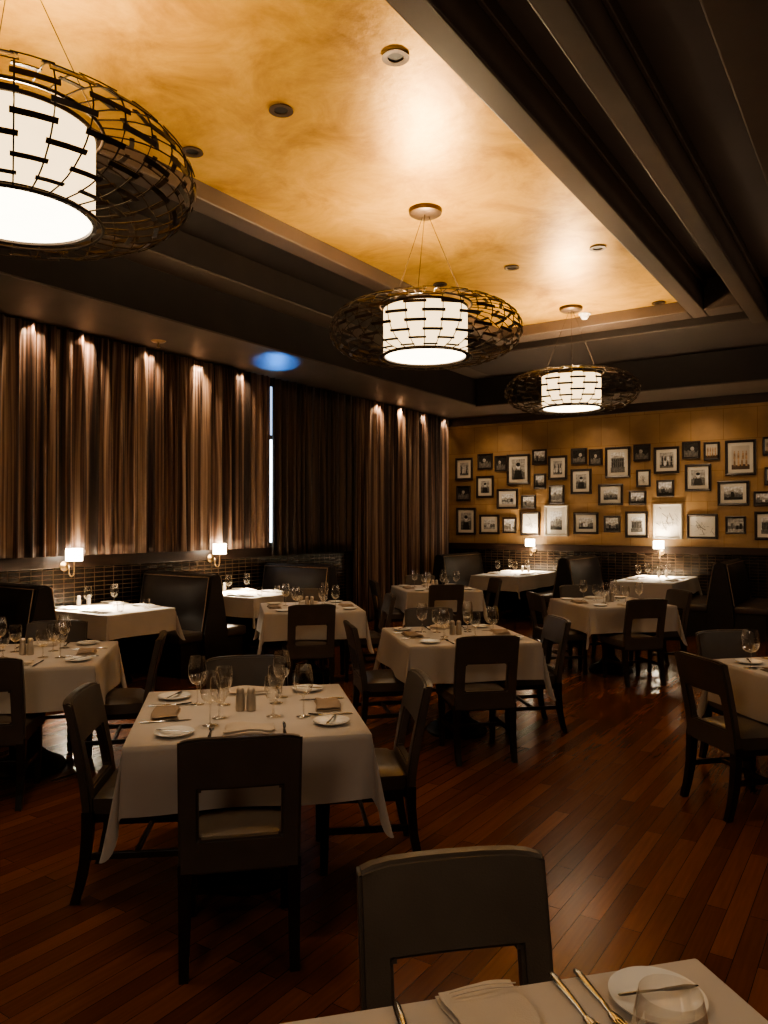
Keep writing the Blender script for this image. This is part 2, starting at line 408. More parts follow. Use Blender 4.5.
# ------------------------------------------------------------------ dining chair
def back_y(z): return -.215 - .085 * max(0, (z - .42) / .46) ** 1.25 - (0.0 if z > .42 else 0)
def build_chair():
    t = thing('dining_chair', '', 'chair')
    # leather wrapped back: a slab with a window
    bm = bmesh.new()
    X = [-.224, -.19, -.15, -.075, 0, .075, .15, .19, .224]; Z = [.36, .42, .49, .58, .685, .76, .81, .865, .885]
    th = .022
    V = {}
    for s in (0, 1):
        for i, x in enumerate(X):
            for j, z in enumerate(Z):
                yy = back_y(z) + (th if s else -th) - .018 * (1 - (x / .224) ** 2) * max(0, (z - .5) / .38)
                zz = z
                if j == 8: zz -= .017 * (abs(x) / .224) ** 6
                V[s, i, j] = bm.verts.new((x, yy, zz))
    hole = lambda i, j: 2 <= i < 6 and 2 <= j < 4
    for i in range(8):
        for j in range(8):
            if hole(i, j): continue
            bm.faces.new([V[0, a, b] for a, b in ((i, j), (i + 1, j), (i + 1, j + 1), (i, j + 1))])
            bm.faces.new([V[1, a, b] for a, b in ((i, j + 1), (i + 1, j + 1), (i + 1, j), (i, j))])
    fr = {frozenset(e.verts) for e in bm.edges if len(e.link_faces) == 1 and all(v in {V[0, i, j] for i in range(9) for j in range(9)} for v in e.verts)}
    inv = {V[0, i, j]: V[1, i, j] for i in range(9) for j in range(9)}
    for pr in list(fr):
        a, b = tuple(pr); bm.faces.new((a, b, inv[b], inv[a]))
    for v in [v for v in bm.verts if not v.link_faces]: bm.verts.remove(v)
    bmesh.ops.recalc_face_normals(bm, faces=bm.faces)
    es = [e for e in bm.edges if len(e.link_faces) == 2 and e.calc_face_angle(0) > .9]
    bmesh.ops.bevel(bm, geom=es, offset=.009, segments=2, affect='EDGES')
    finish(bm, 'backrest', M['leather'], t, smooth=.6)
    # seat cushion: crowned and rounded
    bm = bmesh.new(); N = 10; top = []; bot = []
    def pt(u, v):
        yy = -.195 + .425 * (v + 1) / 2
        xx = u * (.205 + .03 * (v + 1) / 2)
        return xx, yy
    for s in (0, 1):
        g = []
        for a in range(N + 1):
            r_ = []
            for b in range(N + 1):
                u, v = 2 * a / N - 1, 2 * b / N - 1
                x, y = pt(u, v)
                e = max(abs(u), abs(v))
                z = (.470 + .022 * (1 - u * u) * (1 - v * v) - .02 * max(0, e - .85) / .15) if s else .385
                k = 1 - (.015 if (e > .99 and s) else 0)
                r_.append(bm.verts.new((x * k, y * k, z)))
            g.append(r_)
        for a in range(N):
            for b in range(N):
                q = (g[a][b], g[a + 1][b], g[a + 1][b + 1], g[a][b + 1])
                bm.faces.new(q if s else q[::-1])
        (top if s else bot).extend(g)
    ring = [(a, 0) for a in range(N)] + [(N, b) for b in range(N)] + [(a, N) for a in range(N, 0, -1)] + [(0, b) for b in range(N, 0, -1)]
    for k in range(len(ring)):
        (a, b), (c, d) = ring[k], ring[(k + 1) % len(ring)]
        bm.faces.new((top[a][b], bot[a][b], bot[c][d], top[c][d]))
    finish(bm, 'seat', M['leather'], t, smooth=.9)
    finish(bx(-.20, .20, -.19, .205, .345, .388, bev=.004), 'seat_frame', M['legwood'], t)
    for s in (-1, 1):
        finish(taper_bar(bmesh.new(), (s * .198, .195, .388), (s * .194, .2, 0), (.023, .023), (.017, .017)), 'leg', M['legwood'], t)
        bm = bmesh.new()
        zs = [(.40, -.212), (.30, -.214), (.18, -.225), (.08, -.245), (0, -.268)]
        prev = None
        for z, y in zs:
            w = .017 + .009 * z / .4; d = .018 + .006 * z / .4
            r_ = [bm.verts.new((s * .2 + a * w, y + b * d, z)) for a, b in ((-1, -1), (1, -1), (1, 1), (-1, 1))]
            if prev:
                for k in range(4): bm.faces.new((prev[k], prev[(k + 1) % 4], r_[(k + 1) % 4], r_[k]))
            else: bm.faces.new(r_)
            prev = r_
        bm.faces.new(prev[::-1])
        finish(bm, 'leg', M['legwood'], t)
        finish(bx(s * .197 - .009, s * .197 + .009, -.222, .19, .185, .215, bev=.003), 'stretcher', M['legwood'], t)
    finish(bx(-.19, .19, -.02, -.002, .187, .213, bev=.003), 'stretcher', M['legwood'], t)
    return t
chair = Maker(build_chair)

# ------------------------------------------------------------------ table and cloth
def drape(hx, hy, over, corner, seed, z=.765, N=14, wave=.018):
    """a cloth over a rectangular top: flat top, hanging sides, pointed corner folds"""
    rr = random.Random(seed)
    bm = bmesh.new()
    ph = [rr.uniform(0, 6) for _ in range(8)]
    def P(u, v):
        # u, v in cloth lengths measured from centre
        ex, ey = max(0, abs(u) - hx), max(0, abs(v) - hy)
        sx, sy = (1 if u >= 0 else -1), (1 if v >= 0 else -1)
        x, y = min(abs(u), hx) * sx, min(abs(v), hy) * sy
        if ex == 0 and ey == 0: return (x, y, z)
        if ex and not ey:
            w = wave * (ex / over) * math.sin(y * 9 + ph[0 if sx > 0 else 1]) + .03 * (ex / over) + .004
            return (x + sx * w, y, z - ex + .004 * min(1, ex / .01))
        if ey and not ex:
            w = wave * (ey / over) * math.sin(x * 9 + ph[2 if sy > 0 else 3]) + .03 * (ey / over) + .004
            return (x, y + sy * w, z - ey + .004 * min(1, ey / .01))
        th = math.atan2(ey, ex); r = max(ex, ey)
        k = math.sin(2 * th)
        ln = r * (1 + (corner - 1) * k ** 1.2)
        q = r / over
        out = .03 * q + (.10 * q) * k ** 2.2
        kink = math.sin(4 * th) * .045 * q
        ln *= 1 - .09 * k ** 6 * q ** 4
        wx = wave * q * math.sin(sx * 0 + y * 9 + ph[0 if sx > 0 else 1]) * (1 - th / (PI / 2))
        wy = wave * q * math.sin(x * 9 + ph[2 if sy > 0 else 3]) * (th / (PI / 2))
        ox = (out * S2 * 1.0 * (math.cos(th) ** .6 if k > 0.05 else math.cos(th)) + .004)
        oy = (out * S2 * 1.0 * (math.sin(th) ** .6 if k > 0.05 else math.sin(th)) + .004)
        return (x + sx * (ox + wx - kink * .5), y + sy * (oy + wy + kink * .5), z - ln)
    def axis(h):
        a = [h * (2 * i / N - 1) for i in range(N + 1)]
        K = 9
        e = [h + over * (i / K) for i in range(1, K + 1)]
        e = [h + .004] + e
        return [-q for q in e[::-1]] + a + e
    U, W = axis(hx), axis(hy)
    g = [[bm.verts.new(P(u, v)) for v in W] for u in U]
    for i in range(len(U) - 1):
        for j in range(len(W) - 1):
            bm.faces.new((g[i][j], g[i + 1][j], g[i + 1][j + 1], g[i][j + 1]))
    return bm

def build_table():
    t = thing('dining_table', '', 'table')
    finish(bx(-.485, .485, -.485, .485, .722, .755, bev=.006), 'tabletop', M['legwood'], t)
    finish(lathe(bmesh.new(), [(0, .16), (.045, .16), (.05, .2), (.045, .66), (.06, .70), (.20, .722), (0, .722)], 20), 'pedestal', M['iron'], t, smooth=.7)
    finish(lathe(bmesh.new(), [(0, 0), (.235, 0), (.24, .02), (.22, .045), (.14, .085), (.08, .14), (.05, .17), (0, .17)], 32), 'base', M['iron'], t, smooth=.7)
    return t
table = Maker(build_table)

def booth_table_builder(w, d):
    def b():
        t = thing('booth_table', '', 'table')
        finish(bx(-d, d, -w, w, .722, .755, bev=.006), 'tabletop', M['legwood'], t)
        finish(lathe(bmesh.new(), [(0, .1), (.045, .1), (.045, .66), (.06, .70), (.18, .722), (0, .722)], 18), 'pedestal', M['iron'], t, smooth=.7)
        finish(lathe(bmesh.new(), [(0, 0), (.24, 0), (.24, .02), (.12, .06), (.05, .11), (0, .11)], 28), 'base', M['iron'], t, smooth=.7)
        return t
    return Maker(b)

# ------------------------------------------------------------------ tableware (each prototype with parts)
def build_wine():
    t = thing('wine_glass', '', 'glass')
    finish(lathe(bmesh.new(), [(.034, .235), (.041, .205), (.0455, .172), (.0455, .15), (.038, .12), (.025, .103), (.006, .095)], 24), 'bowl', M['glass'], t, smooth=3.2)
    finish(lathe(bmesh.new(), [(.006, .095), (.0038, .08), (.0036, .015), (.008, .006), (.034, .0025), (.0345, .001), (0, .001)], 24), 'stem', M['glass'], t, smooth=3.2)
    return t
def build_goblet():
    t = thing('water_goblet', '', 'glass')
    finish(lathe(bmesh.new(), [(.039, .185), (.043, .15), (.042, .12), (.034, .09), (.020, .074), (.007, .068)], 24), 'bowl', M['glass'], t, smooth=3.2)
    finish(lathe(bmesh.new(), [(.007, .068), (.005, .055), (.005, .015), (.01, .007), (.033, .003), (.0335, .001), (0, .001)], 24), 'stem', M['glass'], t, smooth=3.2)
    return t
def build_bigwine():
    t = thing('wine_glass', '', 'glass')
    finish(lathe(bmesh.new(), [(.043, .235), (.050, .20), (.054, .17), (.053, .145), (.045, .12), (.028, .104), (.007, .098)], 40), 'bowl', M['glass'], t, smooth=3.2)
    finish(lathe(bmesh.new(), [(.007, .098), (.004, .08), (.004, .015), (.008, .006), (.040, .0025), (.0405, .001), (0, .001)], 32), 'stem', M['glass'], t, smooth=3.2)
    return t
def build_tumbler():
    o = finish(lathe(bmesh.new(), [(.034, .105), (.037, .08), (.036, .045), (.028, .012), (.024, .002), (0, .002), (0, .008), (.026, .012)], 20), 'water_tumbler', M['glass'], smooth=3.2)
    return tag(o, '', 'glass')
def plate_prof(r): return [(0, .004), (r * .55, .004), (r * .62, .007), (r * .98, .016), (r, .0175), (r * .99, .0145), (r * .62, .002), (r * .55, 0), (0, 0)]
def build_plate():
    o = finish(lathe(bmesh.new(), plate_prof(.082), 36), 'bread_plate', M['china'], smooth=.8)
    return tag(o, '', 'plate')
def blade_outline():
    return [(-.004, -.10), (.004, -.10), (.0055, -.02), (.004, 0), (.0065, .012), (.009, .05), (.0075, .085), (.001, .10), (-.004, .09), (-.004, .0)]
def build_knife():
    bm = bmesh.new()
    tube(bm, [(0, -.112, .004), (0, -.10, .0045), (0, -.06, .005), (0, -.01, .0045), (0, 0, .004)], [.004, .0075, .0078, .006, .004], 8, flat=(1, .5))
    o = thing('table_knife', '', 'knife')
    finish(bm, 'handle', M['steel'], o, smooth=1)
    bm = bmesh.new()
    a = [(-.004, 0), (.0045, 0), (.0085, .03), (.0095, .07), (.007, .10), (.0, .115), (-.004, .105)]
    lo = [bm.verts.new((x, y, .002)) for x, y in a]; hi = [bm.verts.new((x, y, .0045)) for x, y in a]
    bm.faces.new(lo[::-1]); bm.faces.new(hi)
    for k in range(len(a)): bm.faces.new((lo[k], lo[(k + 1) % len(a)], hi[(k + 1) % len(a)], hi[k]))
    finish(bm, 'blade', M['steel'], o)
    return o
def build_fork():
    o = thing('dinner_fork', '', 'fork')
    finish(tube(bmesh.new(), [(0, -.105, .004), (0, -.095, .0045), (0, -.06, .005), (0, 0, .006), (0, .03, .004)], [.005, .0085, .0075, .0045, .004], 8, flat=(1, .4)), 'handle', M['steel'], o, smooth=1)
    bm = bmesh.new()
    tube(bm, [(0, .026, .004), (0, .04, .004), (0, .055, .005)], [.004, .010, .011], 10, flat=(1, .2))
    for k in range(4):
        x = (k - 1.5) * .0058
        tube(bm, [(x, .053, .005), (x, .075, .006), (x * .9, .10, .010)], [.0019, .0018, .001], 6)
    finish(bm, 'tines', M['steel'], o, smooth=1)
    return o
def build_butter_knife():
    bm = bmesh.new()
    tube(bm, [(0, -.08, .019), (0, -.07, .0192), (0, -.03, .020), (0, 0, .0195), (0, .02, .019), (0, .06, .019), (0, .082, .019)], [.003, .005, .0045, .003, .006, .0075, .002], 8, flat=(1, .35))
    o = finish(bm, 'butter_knife', M['steel'], smooth=1)
    return tag(o, '', 'knife')
def napkin_mesh(w, d, seed, stripes=False):
    rr = random.Random(seed); bm = bmesh.new()
    NX, NY = 12, 10
    def layer(z0, sw, sd, lift):
        g = []
        for s in (0, 1):
            q = []
            for i in range(NX + 1):
                row = []
                for j in range(NY + 1):
                    u, v = 2 * i / NX - 1, 2 * j / NY - 1
                    z = z0 + (lift * (1 - .35 * u * u) * (.55 + .45 * math.sin(u * 2.1 + v * 1.3 + seed)) if s else 0)
                    e = max(abs(u), abs(v))
                    if s: z -= lift * .35 * max(0, e - .8) / .2
                    row.append(bm.verts.new((u * sw + .006 * math.sin(v * 4 + seed), v * sd + .005 * math.sin(u * 3 + seed), z)))
                q.append(row)
            for i in range(NX):
                for j in range(NY):
                    f = (q[i][j], q[i + 1][j], q[i + 1][j + 1], q[i][j + 1]); bm.faces.new(f if s else f[::-1])
            g.append(q)
        b, t = g
        ring = [(a, 0) for a in range(NX)] + [(NX, k) for k in range(NY)] + [(a, NY) for a in range(NX, 0, -1)] + [(0, k) for k in range(NY, 0, -1)]
        for k in range(len(ring)):
            (i, j), (m, n) = ring[k], ring[(k + 1) % len(ring)]
            bm.faces.new((b[i][j], b[m][n], t[m][n], t[i][j]))
    layer(.001, w, d, .016); layer(.013, w * .96, d * .90, .014)
    return bm
def build_napkin():
    o = finish(napkin_mesh(.105, .07, 2), 'folded_napkin', M['linen'], smooth=1.0)
    return tag(o, '', 'napkin')
def build_shaker(name):
    def f():
        t = thing(name, '', 'shaker')
        finish(lathe(bmesh.new(), [(0, .001), (.021, .001), (.023, .012), (.0215, .065), (.017, .084), (.0165, .086)], 20), 'jar', M['pewter'], t, smooth=1)
        finish(lathe(bmesh.new(), [(.0175, .084), (.019, .088), (.0185, .102), (.012, .112), (0, .114)], 20), 'cap', M['pewter'], t, smooth=1)
        return t
    return f
wine, goblet, tumbler, plate, knife, fork, bknife, napkin = map(Maker, (build_wine, build_goblet, build_tumbler, build_plate, build_knife, build_fork, build_butter_knife, build_napkin))
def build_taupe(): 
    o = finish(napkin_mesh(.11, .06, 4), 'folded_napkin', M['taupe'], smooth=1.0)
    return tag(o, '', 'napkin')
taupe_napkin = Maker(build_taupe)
salt, pepper = Maker(build_shaker('salt_shaker')), Maker(build_shaker('pepper_shaker'))

ZT = .7655
SIDES = {'near': (S2, -S2), 'left': (-S2, -S2), 'right': (S2, S2), 'far': (-S2, S2)}
def seat_xf(c, side, half=.5):
    """frame with origin on the table edge, +y to the table centre, +x to the sitter's right"""
    dx, dy = SIDES[side]
    fx, fy = -dx, -dy
    rx, ry = fy, -fx
    ox, oy = c[0] + dx * half, c[1] + dy * half
    rz = math.atan2(fy, fx) - PI / 2
    return (lambda x, y: (ox + rx * x + fx * y, oy + ry * x + fy * y)), rz

def place_setting(c, side, T, detail, rr, half=.5):
    F, rz = seat_xf(c, side, half)
    where = '%s side of %s' % (side, T)
    j = lambda a: rr.uniform(-a, a)
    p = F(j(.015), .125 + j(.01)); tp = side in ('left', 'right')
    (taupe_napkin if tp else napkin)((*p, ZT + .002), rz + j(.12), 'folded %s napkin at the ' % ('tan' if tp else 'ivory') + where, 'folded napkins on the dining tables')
    p = F(-.315, .135 + j(.01)); plate((*p, ZT), rz, 'white bread plate at the ' + where, 'bread plates on the dining tables')
    if detail:
        bknife((*p, ZT), rz + 1.1 + j(.25), 'butter knife on plate at ' + where, 'butter knives on bread plates')
        p = F(-.165, .13); fork((*p, ZT), rz + j(.05), 'steel fork at the ' + where, 'forks on the dining tables')
        p = F(.145, .13); knife((*p, ZT), rz + j(.05), 'steel table knife at the ' + where, 'knives on the dining tables')
    p = F(.24 + j(.01), .325 + j(.008)); wine((*p, ZT), rz, 'stemmed wine glass at the ' + where, 'wine glasses on the dining tables')
    p = F(.115 + j(.01), .365 + j(.008)); goblet((*p, ZT), rz, 'short stemmed water goblet at the ' + where, 'water goblets on the dining tables')

TABLES = {  # centre, description, seats shown, cutlery shown
    'front': ((-2.55, 2.66), 'the front table, left of picture centre', ('near', 'left', 'right', 'far'), True),
    'mid': ((-2.88, 5.36), 'the middle table behind the front one', ('near', 'left', 'right', 'far'), True),
    'rm': ((-2.62, 8.5), 'the table before the picture wall', ('near', 'left', 'right', 'far'), False),
    'left': ((-4.85, 2.95), 'the table at the left picture edge', ('near', 'right', 'far'), True),
    'lm': ((-5.10, 6.25), 'the table nearest the window slit', ('near', 'right', 'far'), False),
    'cb': ((-5.15, 8.98), 'the far table by the corner curtain', ('near', 'left', 'right', 'far'), False),
    'right': ((-.28, 5.32), 'the table at the right picture edge', ('left', 'far'), True),
}
CH = {}
for ti, (key, (c, T, seats, detail)) in enumerate(TABLES.items()):
    rr = random.Random(50 + ti)
    table((c[0], c[1], 0), PI / 4, 'dark pedestal table under the cloth of ' + T.replace('the ', '', 1), 'square pedestal tables')
    bm = drape(.5, .5, .27, 1.7, 20 + ti)
    o = finish(bm, 'tablecloth', M['cloth'], smooth=1.2); o.location = (c[0], c[1], 0); o.rotation_euler = (0, 0, PI / 4)
    tag(o, 'white linen tablecloth draped over ' + T, 'tablecloth', 'square white tablecloths')
    for side in seats:
        d = .56
        lat = 0; tw = 0
        if key == 'front' and side == 'near': lat = -.045
        if key == 'front' and side == 'left': d = .46; lat = -.02; tw = -.08
        if key == 'front' and side == 'right': lat = .085; tw = -.06
        if key == 'rm' and side == 'near': lat = -.06
        if key == 'front' and side == 'far': d = .50
        if key == 'mid' and side == 'near': lat = -.03
        if key == 'left' and side == 'near': d = .52; lat = -.06
        if key in ('lm', 'cb') and side == 'near': lat = -.08
        if key == 'right' and side == 'left': d = .60; lat = -.03
        if key == 'right' and side == 'far': d = .62; lat = .10
        if key == 'rm' and side == 'left': d = .60
        F, rz = seat_xf(c, side, d)
        p = F(lat, 0)
        CH[key, side] = chair((p[0], p[1], 0), rz + tw + rr.uniform(-.03, .03), 'brown leather chair at the %s side of %s' % (side, T), 'leather dining chairs at the square tables')
    ss = ('near', 'left', 'right', 'far')
    for side in ss:
        if key == 'right' and side in ('near',): continue
        place_setting(c, side, T, detail and not (key == 'left' and side == 'left'), rr)
    salt((c[0] - .021, c[1] - .032, ZT), 0, 'small steel salt shaker in the middle of ' + T, 'salt shakers')
    pepper((c[0] + .020, c[1] - .002, ZT), 0, 'small steel pepper shaker in the middle of ' + T, 'pepper shakers')

F, rz = seat_xf(TABLES['right'][0], 'left')
p = F(-.168, .046)
o = build_bigwine(); o.location = (*p, ZT); tag(o, 'tall wine glass by the left edge of the table at the right picture edge', 'glass', 'wine glasses on the dining tables')
# foreground table
T = 'the foreground table'
c = (-.309, .954)
FR = PI / 4 + math.radians(2.5)
table((c[0], c[1], 0), FR, 'square dark pedestal table under the foreground cloth at the bottom edge', 'square pedestal tables')
o = finish(drape(.5, .5, .255, 1.6, 77), 'tablecloth', M['cloth'], smooth=1.2); o.location = (c[0], c[1], 0); o.rotation_euler = (0, 0, FR)
tag(o, 'white linen tablecloth on the foreground table, cut by the bottom edge', 'tablecloth', 'square white tablecloths')
c = (-.35, .95)
F, rz = seat_xf(c, 'far', .50)
p = F(-.08, 0)
chair((*p, 0), rz, 'large leather chair back in the foreground, behind the bottom-edge table', 'leather dining chairs at the square tables')
F, rz = seat_xf(c, 'far', .5)
p = F(-.30, .13)
def build_rim_plate():
    t = finish(lathe(bmesh.new(), plate_prof(.088), 64), 'bread_plate', M['china'], smooth=.8)
    return tag(t, 'white china bread plate in the foreground with a knife on it', 'plate', 'bread plates on the dining tables')
o = build_rim_plate(); o.location = (-.368, 1.468, ZT)
bknife((-.368, 1.475, ZT + .001), -.80, 'steel butter knife lying across the foreground bread plate', 'butter knives on bread plates')
fork((-.487, 1.372, ZT), rz + .06, 'steel fork left of the foreground napkin, nearer the napkin', 'forks on the dining tables')
fork((-.452, 1.408, ZT), rz + .04, 'steel fork between the foreground bread plate and the other fork', 'forks on the dining tables')
p = F(.125, .14); knife((*p, ZT), rz, 'steel knife right beside the foreground folded napkin', 'knives on the dining tables')
o = finish(napkin_mesh(.075, .105, 5), 'folded_napkin', M['linen'], smooth=1.0); o.location = (-.592, 1.243, ZT + .002); o.rotation_euler = (0, 0, rz + .04)
tag(o, 'ivory folded linen napkin with stitched bands on the foreground table', 'napkin', 'folded napkins on the dining tables')
hs = bmesh.new()
for yy in (-.060, -.048):
    tube(hs, [(x * .0655, yy, .0305 + .004 * math.cos(x * 2)) for x in (-1, -.5, 0, .5, 1)], .0012, 5)
finish(hs, 'hem_stitch', M['cloth'], o)
o = build_bigwine(); o.location = (-.262, 1.118, ZT)
tag(o, 'large clear wine glass in the bottom right corner beside the bread plate', 'glass', 'wine glasses on the dining tables')

# ------------------------------------------------------------------ booths
def booth(name, loc, rz, length, label, group, sides=(1, -1), h=1.08, sd=.62):
    """local frame: +x away from the wall along the bench, y across the back, origin at the wall end"""
    t = thing(name, label, 'booth bench', loc, rz, group)
    L = length
    # core with a tapered end panel
    bm = bmesh.new()
    pr = [(-.19, 0), (.19, 0), (.17, .46), (.075, h - .05), (.055, h - .012), (0, h + .004), (-.055, h - .012), (-.075, h - .05), (-.17, .46)]
    a = [bm.verts.new((0, y, z)) for y, z in pr]; b = [bm.verts.new((L, y, z)) for y, z in pr]
    n = len(pr)
    bm.faces.new(a[::-1]); bm.faces.new(b)
    for k in range(n): bm.faces.new((a[k], a[(k + 1) % n], b[(k + 1) % n], b[k]))
    bmesh.ops.bevel(bm, geom=[e for e in bm.edges if abs(e.verts[0].co.x - e.verts[1].co.x) < .01 and e.verts[0].co.x > L / 2], offset=.012, segments=2, affect='EDGES')
    finish(bm, 'end_panel', M['booth'], t, smooth=.6)
    for s in sides:
        # cushioned back
        bm = bmesh.new()
        NX, NZ = 10, 8; g = []
        for i in range(NX + 1):
            row = []
            for j in range(NZ + 1):
                u, v = i / NX, j / NZ
                z = .46 + (h - .03 - .46) * v
                y = .18 - .10 * v + .06 * (1 - (2 * u - 1) ** 6) * (1 - (2 * v - 1) ** 6) ** .7
                row.append(bm.verts.new((.03 + (L - .06) * u, s * y, z)))
            g.append(row)
        for i in range(NX):
            for j in range(NZ):
                f = (g[i][j], g[i + 1][j], g[i + 1][j + 1], g[i][j + 1]); bm.faces.new(f if s < 0 else f[::-1])
        bc = finish(bm, 'back_cushion', M['booth'], t, smooth=3.2, recalc=False)
        e = .015
        pts = [(.03, s * .185, .47), (.03, s * .088, h - .03), (L - .03, s * .088, h - .03), (L - .03, s * .185, .47)]
        finish(tube(bmesh.new(), pts, .0075, 6), 'piping', M['piping'], bc, smooth=1)
        y0, y1 = sorted((s * .17, s * sd))
        finish(bx(.02, L - .02, y0, y1, .36, .47, bev=.03, seg=3), 'seat', M['boothseat'], t, smooth=.9)
        y0, y1 = sorted((s * .18, s * (sd - .04)))
        finish(bx(.02, L - .05, y0, y1, 0, .36, bev=.004), 'seat_base', M['booth'], t)
    return t
GB = 'double booth benches along the walls'
# along the curtain wall (bench runs in +x)
LW = XW + .065
booth('booth_bench', (LW, 4.03, 0), 0, .95, 'dark leather booth bench at the left picture edge below the curtain', GB, sd=.50)
booth('booth_bench', (LW, 5.96, 0), 0, 1.14, 'black leather booth bench between the two lamp-lit tables below the curtain', GB, sd=.50)
booth('booth_bench', (LW, 8.03, 0), 0, 1.17, 'black leather booth bench below the bright window slit', GB, sides=(-1,), sd=.50)
# along the picture wall (bench runs in -y)
BW = YB - .065
booth('booth_bench', (-6.66, BW, 0), -PI / 2, 1.52, 'dark leather booth bench in the far corner beside the floor-length curtain', GB, sides=(1,))
booth('booth_bench', (-4.37, BW, 0), -PI / 2, 1.52, 'black leather booth bench between the two tables under the pictures', GB)
booth('booth_bench', (-2.03, BW, 0), -PI / 2, 1.60, 'black leather booth bench on the right under the pictures', GB)

def bt(c, rz, hx, hy, T, seed, spots):
    o = booth_table_builder(hy - .015, hx - .015)((c[0], c[1], 0), rz, 'dark booth table beneath ' + T, 'booth tables')
    cl = finish(drape(hx, hy, .235, 1.6, seed), 'tablecloth', M['cloth'], smooth=1.2); cl.location = (c[0], c[1], 0); cl.rotation_euler = (0, 0, rz)
    tag(cl, 'white tablecloth draped over ' + T, 'tablecloth', 'white tablecloths on booth tables')
    rr = random.Random(seed)
    cs, sn = math.cos(rz), math.sin(rz)
    W = lambda x, y: (c[0] + cs * x - sn * y, c[1] + sn * x + cs * y, ZT)
    nm = {}
    for (kind, x, y, d) in spots:
        mk, tx = dict(w=(wine, 'stemmed wine glass'), t=(tumbler, 'clear water tumbler'), n=(napkin, 'folded ivory napkin'), p=(plate, 'white bread plate'), s=(salt, 'salt shaker'), q=(pepper, 'pepper shaker'))[kind]
        mk(Vector(W(x, y)) + Vector((0, 0, .002 if kind == 'n' else 0)), rz + (PI / 2 if kind == 'n' and abs(x) < .0 else 0), '%s %s on %s' % (tx, d, T), {'w': 'wine glasses on the booth tables', 't': 'tumblers on the booth tables', 'n': 'napkins on the booth tables', 'p': 'bread plates on the booth tables', 's': 'salt shakers', 'q': 'pepper shakers'}[kind])
def std(flip):
    # x: from wall to room, y: across
    a = []
    for sy, sd in ((-1, 'near side'), (1, 'far side')) if not flip else ((1, 'right side'), (-1, 'left side')):
        for x, xd in ((-.24, 'wall end'), (.28, 'room end')):
            a += [('w' if flip or x < 0 else 't', x + .12, sy * .16, sd + ' ' + xd), ('n', x, sy * .30, sd + ' ' + xd), ('p', x - .19, sy * .31, sd + ' ' + xd)]
    a += [('s', -.42, -.06, 'by the wall'), ('q', -.42, .06, 'by the wall')]
    return a
bt((-6.765, 4.99), 0, .535, .41, 'the first lamp-lit table below the curtain', 31, std(False))
bt((-6.765, 6.99), 0, .535, .41, 'the second lamp-lit table below the curtain', 32, std(False))
bt((-5.45, 12.32), -PI / 2, .88, .42, 'the left lamp-lit table under the pictures', 33, std(True))
bt((-3.08, 12.32), -PI / 2, .88, .44, 'the right lamp-lit table under the pictures', 34, std(True))

# ------------------------------------------------------------------ wall sconces
def build_sconce():
    t = thing('wall_sconce', '', 'wall lamp')      # local +x is out of the wall
    finish(lathe(bmesh.new(), [(.085, .075), (.085, -.055), (.082, -.055), (.082, .075)], 28, close=True), 'lamp_shade', M['sconce'], t, smooth=.8)
    kids(t)[0].location = (.17, .0, .115)
    bp = lathe(bmesh.new(), [(0, 0), (.055, 0), (.055, .008), (.04, .014), (.02, .02), (0, .022)], 24)
    bmesh.ops.rotate(bp, verts=bp.verts, cent=(0, 0, 0), matrix=Matrix.Rotation(PI / 2, 3, 'Y'))
    finish(bp, 'backplate', M['brass'], t, smooth=.8)
    pts = [(.02, 0, 0), (.06, 0, .012), (.08, 0, 0)] + [(.125 - .045 * math.cos(a), 0, -.055 - .05 * math.sin(a)) for a in [PI * k / 8 for k in range(9)]] + [(.17, 0, -.02), (.17, 0, .08)]
    finish(tube(bmesh.new(), pts, .0065, 8), 'arm', M['brass'], t, smooth=1)
    finish(tube(bmesh.new(), [(.17, 0, .06), (.17, 0, .09)], .014, 12), 'socket', M['brass'], t, smooth=1)
    return t
sconce = Maker(build_sconce)
SC = [((XW + .06, 4.86, 1.19), 0, 'glowing drum-shade brass sconce on the rail below the lit curtain, leftmost'),
      ((XW + .06, 6.95, 1.19), 0, 'glowing drum-shade brass sconce on the rail left of the window slit'),
      ((-5.50, YB - .06, 1.155), -PI / 2, 'glowing brass sconce under the pictures, nearer the corner curtain'),
      ((-3.22, YB - .06, 1.155), -PI / 2, 'glowing brass sconce under the pictures, above the right booth table')]
LIGHTS = []
def light(kind, name, loc, power, color=(1, .72, .42), rad=.05, rot=None, spot=None, blend=.5, size=None):
    l = bpy.data.lights.new(name, kind); l.energy = power; l.color = color
    if kind in ('POINT', 'SPOT'): l.shadow_soft_size = rad
    if kind == 'SPOT': l.spot_size = spot; l.spot_blend = blend
    if kind == 'AREA': l.shape = 'DISK'; l.size = size
    o = bpy.data.objects.new(name, l); col.objects.link(o); o.location = loc
    if rot: o.rotation_euler = rot
    LIGHTS.append(o)
    return o
P_SC = 30
for loc, rz, lb in SC:
    sconce(loc, rz, lb, 'wall sconces')
    q = (loc[0] + .17 * math.cos(rz), loc[1] + .17 * math.sin(rz))
    light('POINT', 'sconce_bulb', (*q, loc[2] + .135), 1.5 if loc[1] < 9 else 22, (1, .80, .56), .03)
    light('SPOT', 'sconce_reflector', (q[0] + .05 * math.cos(rz), q[1] + .05 * math.sin(rz), loc[2] + .085), 340, (1, .84, .62), .03, (math.radians(-34) * (1 if rz else 0), math.radians(-34) * (0 if rz else 1), 0), math.radians(96), .6)

